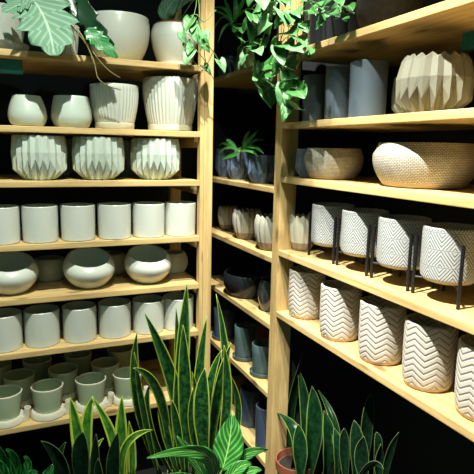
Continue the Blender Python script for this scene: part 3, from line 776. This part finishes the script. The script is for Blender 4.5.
# second right shelf
g = 'smooth slate cylinders on the second right shelf'
cyl_pot(1.125, 1.822, RB[2], .055, .18, 'slate', 'slate cylinder in deep shade, leftmost on the second right shelf', group=g)
cyl_pot(1.112, 1.640, RB[2], .055, .186, 'slate', 'narrow slate blue cylinder, the middle one of three on the second right shelf', group=g)
cyl_pot(1.106, 1.471, RB[2], .062, .182, 'slate', 'slate blue cylinder, the widest, next to the pleated beige bowls', group=g)
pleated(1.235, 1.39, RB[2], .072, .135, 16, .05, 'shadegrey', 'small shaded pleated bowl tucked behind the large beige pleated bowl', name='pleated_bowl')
pleated(1.135, 1.205, RB[2], .103, .158, 18, .045, 'stone_light', 'large beige pleated bowl with a scalloped rim on the second right shelf', top=.86, foot=.6, knee=.36, scallop=.006)
# woven bowls
def wov(x, y, r, h, label):
    def cv(s): return r*(.70+.30*math.sin(PI*min(.60, .06+s*.66)))*(1 if s < .75 else 1-.35*(s-.75))
    return tag(finish('textured_bowl', lathe(cup(0, 0, h, steps=16, curve=cv, t=.008), 72), 'woven', loc=(x, y, RB[3]), smooth=35), label, 'bowl planter', 'beige textured bowls')
wov(1.150, 1.718, .113, .116, 'beige textured low bowl, the smaller one, near the central post')
wov(1.196, 1.282, .160, .135, 'large beige textured low bowl at the right edge of the picture')
# patterned pots in black stands
for i, (y, w1, w2) in enumerate(((1.668, 'the one next to the cream fluted pot', 'furthest from the camera, beside the cream fluted pot'),
                         (1.472, 'second from the cream fluted pot', 'second from the cream fluted pot'),
                         (1.274, 'third from the cream fluted pot', 'third from the cream fluted pot'),
                         (1.080, 'at the right edge of the picture', 'at the right edge of the picture'))):
    x, r, zb = 1.126, .079, RB[4]
    bm = lathe([(0, 0), (r*.72, 0), (r*.84, .003), (r*.97, .014), (r, .03), (r, .152), (r-.002, .155), (r-.005, .155), (r-.007, .151), (r-.009, .03), (r*.8, .012), (0, .012)], 64)
    tag(finish('patterned_pot', bm, 'triangles', loc=(x, y, zb+.055), smooth=30), 'white pot with fine triangle lines, '+w2, 'plant pot', 'triangle patterned pots')
    st = empty('plant_stand', (x, y, zb), 'black metal plant stand, '+w1, 'plant stand', 'black plant stands')
    feet = [(-.045, .088), (-.045, -.084), (.06, .076), (.06, -.076)]
    for fx, fy in feet:
        b2 = bmesh.new(); rod(b2, (0, 0, 0), (0, 0, .172), .0052); finish('leg', b2, 'metal', st, loc=(fx, fy, 0), smooth=40)
    b2 = bmesh.new()
    rod(b2, (feet[0][0], feet[0][1], .051), (feet[3][0], feet[3][1], .051), .0035); rod(b2, (feet[1][0], feet[1][1], .051), (feet[2][0], feet[2][1], .051), .0035)
    finish('cross_bar', b2, 'metal', st, smooth=40)
# chevron pots
for (x, y, w1) in ((1.104, 1.797, 'closest to the central post'), (1.092, 1.540, 'second from the central post'), (1.099, 1.314, 'middle of the row'),
                   (1.107, 1.110, 'second from the right edge of the picture'), (1.115, .915, 'cut off by the right edge of the picture')):
    r, h = .074, .196
    P = [(0, 0), (r*.8, 0), (r*.88, .004), (r*.95, .016), (r*.985, .05), (r, .1), (r, h-.004), (r-.003, h), (r-.007, h), (r-.009, h-.005), (r-.01, .05), (r*.8, .014), (0, .014)]
    o = tag(finish('chevron_pot', lathe(P, 64), 'chevron', loc=(x, y, RB[5]), smooth=35), 'off-white chevron pot, '+w1, 'plant pot', 'chevron pots on the lower right shelf')
    o.rotation_euler.z = R(12)
# teal boards glimpsed behind the pots
tag(box_obj('teal_board', 'teal', None, -.25, .075, 2.28, 2.288, S[1]-TH-.055, S[1]-TH), 'teal strip hanging under the left end of the top left shelf', 'board')
tag(box_obj('teal_board', 'teal', None, 1.245, 1.253, .7, 1.225, RB[1]-TH-.05, RB[1]-TH), 'teal strip under the top right shelf above the beige pleated bowl', 'board')

# ---------------------------------------------------------------- plants
def nursery(x, y, r, h, label, mat='black', rim=True, z=0):
    e = empty('potted_plant', (x, y, z), label, 'potted plant')
    finish('pot', lathe([(0, 0), (r*.72, 0), (r*.95, h*.86), (r*1.02, h*.86), (r*1.04, h), (r*.98, h), (r*.92, h*.9), (0, h*.88)], 40), mat, e, smooth=35)
    finish('soil', lathe([(0, 0), (r*.88, 0), (r*.88, .006), (0, .012)], 30), 'soil', e, loc=(0, 0, h*.885))
    return e
def swords(e, rows, mat, fold=.35, wk=1.05, zs=None):
    bm = bmesh.new(); L = e.location
    for i, r in enumerate(rows):
        B, Cc, T, w = Vector(r[0:3])-L, Vector(r[3:6])-L, Vector(r[6:9])-L, r[9]*wk
        f = VIEW+Vector((random.uniform(-.5, .5), 0, 0))
        if zs is not None:
            root = Vector((B.x*.35, B.y*.35, zs)); 
            blade(bm, root, (root+B)*.5, B, w*.62, lambda s: .5+.4*s, f, n=5, fold=fold, rows=8)
        blade(bm, B, Cc, T, w, p_sword, f, n=20, fold=fold, rows=8, wav=.02)
    return finish('leaves', bm, mat, e, smooth=60, solid=.0016)
e = nursery(.535, 1.80, .12, .26, 'tallest snake plant, dark banded leaves with yellow edges, before the left shelves')
swords(e, SNAKE_CENTRE, 'snake', zs=.24)
e = nursery(.745, 1.84, .075, .24, 'snake plant with banded leaves growing in front of the left post'); swords(e, SNAKE_BY_POST, 'snake', zs=.22)
e = nursery(.30, 1.84, .095, .24, 'lime and yellow striped snake plant below the sage pots'); swords(e, SNAKE_LEFT, 'snake_lime', zs=.22)
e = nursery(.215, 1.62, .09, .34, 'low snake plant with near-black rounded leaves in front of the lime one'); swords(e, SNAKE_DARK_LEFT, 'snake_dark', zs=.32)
e = nursery(1.075, 1.775, .085, .30, 'dark green snake plant in a terracotta pot at the foot of the central post', 'terracotta'); swords(e, SNAKE_RIGHT, 'snake_deep', zs=.27)
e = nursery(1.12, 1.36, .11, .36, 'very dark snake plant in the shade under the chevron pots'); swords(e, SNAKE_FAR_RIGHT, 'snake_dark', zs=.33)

def leaves(e, rows, mat, prof, fold=.15, lobes=0, stems=None, n=18, face=VIEW, wav=.03, name='leaves', stemmat='stem', solid=.0008, rows_=8):
    bm = bmesh.new(); L = e.location
    for i, r in enumerate(rows):
        B, Cc, T, w = Vector(r[0:3])-L, Vector(r[3:6])-L, Vector(r[6:9])-L, r[9]
        f = Vector(face)+Vector((random.uniform(-.3, .3), 0, random.uniform(-.1, .3)))
        blade(bm, B, Cc, T, w, prof, f, n=n, fold=fold, rows=rows_, lobes=lobes, wav=wav)
    finish(name, bm, mat, e, smooth=70, solid=solid)
    if stems:
        b2 = bmesh.new()
        for r in rows: tube(b2, [stems, tuple((Vector(stems)+Vector(r[0:3])-L)*.5+Vector((0, 0, .02))), Vector(r[0:3])-L], .003)
        finish('stems', b2, stemmat, e, smooth=60)
e = nursery(.52, 1.46, .11, .36, 'plant with glossy light green striped leaves at the front of the floor group')
leaves(e, BROAD_FRONT, 'broad', p_oval, fold=.22, stems=(0, 0, .32))
e = nursery(.02, 1.50, .10, .38, 'glossy deep green leafy plant in the bottom left corner')
leaves(e, BROAD_CORNER, 'broad_dark', p_oval, fold=.25, stems=(0, 0, .33))

# houseplants of the left top shelf
e = empty('houseplant', (.0, 2.325, S[1]+.135), 'houseplant with one huge pale green lobed leaf hanging over the top shelf', 'houseplant')
leaves(e, LOBED_LEAVES, 'lobed', p_lobed, fold=.12, lobes=4, n=48, wav=.012, stems=(0, 0, 0), rows_=10)
e = empty('houseplant', (.235, 2.36, S[1]+.08), 'dark-leaved plant with long bare stems trailing over the ribbed planter', 'houseplant')
leaves(e, [DARK_LEAVES[0], DARK_LEAVES[2]], 'darkleaf', p_lobed, fold=.15, lobes=3, n=30, stems=(0, 0, .02))
leaves(e, [DARK_LEAVES[1]], 'midleaf', p_lobed, fold=.15, lobes=5, n=30, name='green_leaf')
e.children[-1]['label'] = 'brighter green toothed leaf'
def stems(e, polys, r, mat='stem', name='stems'):
    bm = bmesh.new()
    for p in polys: tube(bm, [Vector(q)-e.location for q in p], r)
    return finish(name, bm, mat, e, smooth=60)
stems(e, TRAILING_STEMS, .0022, 'stem_brown', 'trailing_stems')
e = empty('houseplant', (.700, 2.325, S[1]+.13), 'plant in a brown nursery pot sunk into the shouldered white planter', 'houseplant')
finish('nursery_pot', lathe([(0, -.05), (.066, -.05), (.082, .045), (.084, .052), (.079, .052), (.074, .04), (0, .036)], 40), 'terracotta', e, smooth=40)
leaves(e, PALE_LEAF_STEMS, 'lobed', p_oval, fold=.15, stems=(0, 0, .04))

def hearts(e, rows, mats, size, every=3, dense=.6):
    sets = {0: bmesh.new(), 1: bmesh.new()}
    L = e.location
    more = []
    for r in rows:                       # younger leaves beside the larger ones
        if random.random() < dense:
            o = Vector((random.uniform(-.015, .03), random.uniform(-.03, .03), random.uniform(-.03, .03)))
            more.append((*(Vector(r[:3])+o), *(Vector(r[3:])+o+Vector((0, random.uniform(-.02, .02), random.uniform(-.01, .01))))))
    for i, r in enumerate(list(rows)+more):
        a, b = Vector(r[:3])-L, Vector(r[3:])-L
        d = b-a; k = size*random.uniform(.85, 1.1)*(1 if i < len(rows) else .65)
        ln = max(.055, min(.095, d.length*1.25))*k; d.normalize()
        f = VIEW+Vector((random.uniform(-.55, .55), random.uniform(-.2, .2), random.uniform(-.2, .5)))
        B = a-d*ln*.45; T = a+d*ln*.55; fn = f.normalized()
        blade(sets[1 if i % every == 0 else 0], B, (B+T)/2+fn*ln*.08, T-fn*ln*.05, ln*.78, p_heart, f, n=12, fold=.25, rows=8, wav=.02, notch=.75)
    for k, nm in ((0, 'leaves'), (1, 'variegated_leaves')):
        finish(nm, sets[k], mats[k], e, smooth=70, solid=.0006)
e = empty('trailing_plant', (1.13, 2.03, MB[1]+.13), 'heart-leaved vine cascading down over the top of the central post', 'trailing plant')
hearts(e, POTHOS_HEARTS, ('pothos', 'pothos_pale'), 1.0, 3); stems(e, [[(1.13, 2.03, MB[1]+.13)]+p for p in POTHOS_STEMS], .0016)
e = empty('trailing_plant', (.70, 2.325, S[1]+.155), 'small variegated vine hanging beside the left post and over the white planter', 'trailing plant')
hearts(e, POTHOS_LEFT, ('pothos_pale', 'pothos'), 1.0, 4); stems(e, [[(.70, 2.31, S[1]+.165)]+p for p in LEFT_STEMS], .0016)
e = empty('trailing_plant', (1.13, 1.77, RB[1]+.12), 'thin dim vine looping down from the black pot on the top right shelf', 'trailing plant')
hearts(e, VINE_RIGHT, ('vine', 'pothos'), .75, 3); stems(e, [[(1.13, 1.77, RB[1]+.12)]+p for p in VINE_STEMS], .0013)
e = empty('strap_leaf_plant', (1.108, 2.47, MB[1]+.1), 'spidery strap-leaved plant arching out of the pale green fabric pot', 'houseplant')
leaves(e, SPIDER_LEAVES, 'spider', p_strap, fold=.3, n=12, wav=0, rows_=4)
stems(e, [[(1.108, 2.47, MB[1]+.1), (1.07, 2.45, MB[1]+.2), SPIDER_LEAVES[0][:3]]], .004)
e = empty('small_trailing_plant', (1.116, 2.534, MB[2]+.13), 'small green plant spilling over the middle slate faceted pot', 'houseplant')
leaves(e, SMALL_PLANT, 'pothos', p_oval, fold=.2, n=10, stems=(0, 0, 0))
# little clear cup at the bottom
c = finish('plastic_cup', lathe(cup(.03, .042, .10, steps=4, t=.002), 36), 'plastic', loc=(0.346, 1.50, .44), smooth=40)
tag(c, 'small clear plastic cup among the leaves at the bottom', 'cup')

tag(finish('upturned_pot', lathe([(0, 0), (.07, 0), (.072, .01), (.05, .43), (.047, .438), (0, .438)], 40), 'black', loc=(0.346, 1.50, 0), smooth=35), 'tall black upturned pot that the clear plastic cup stands on', 'plant pot')
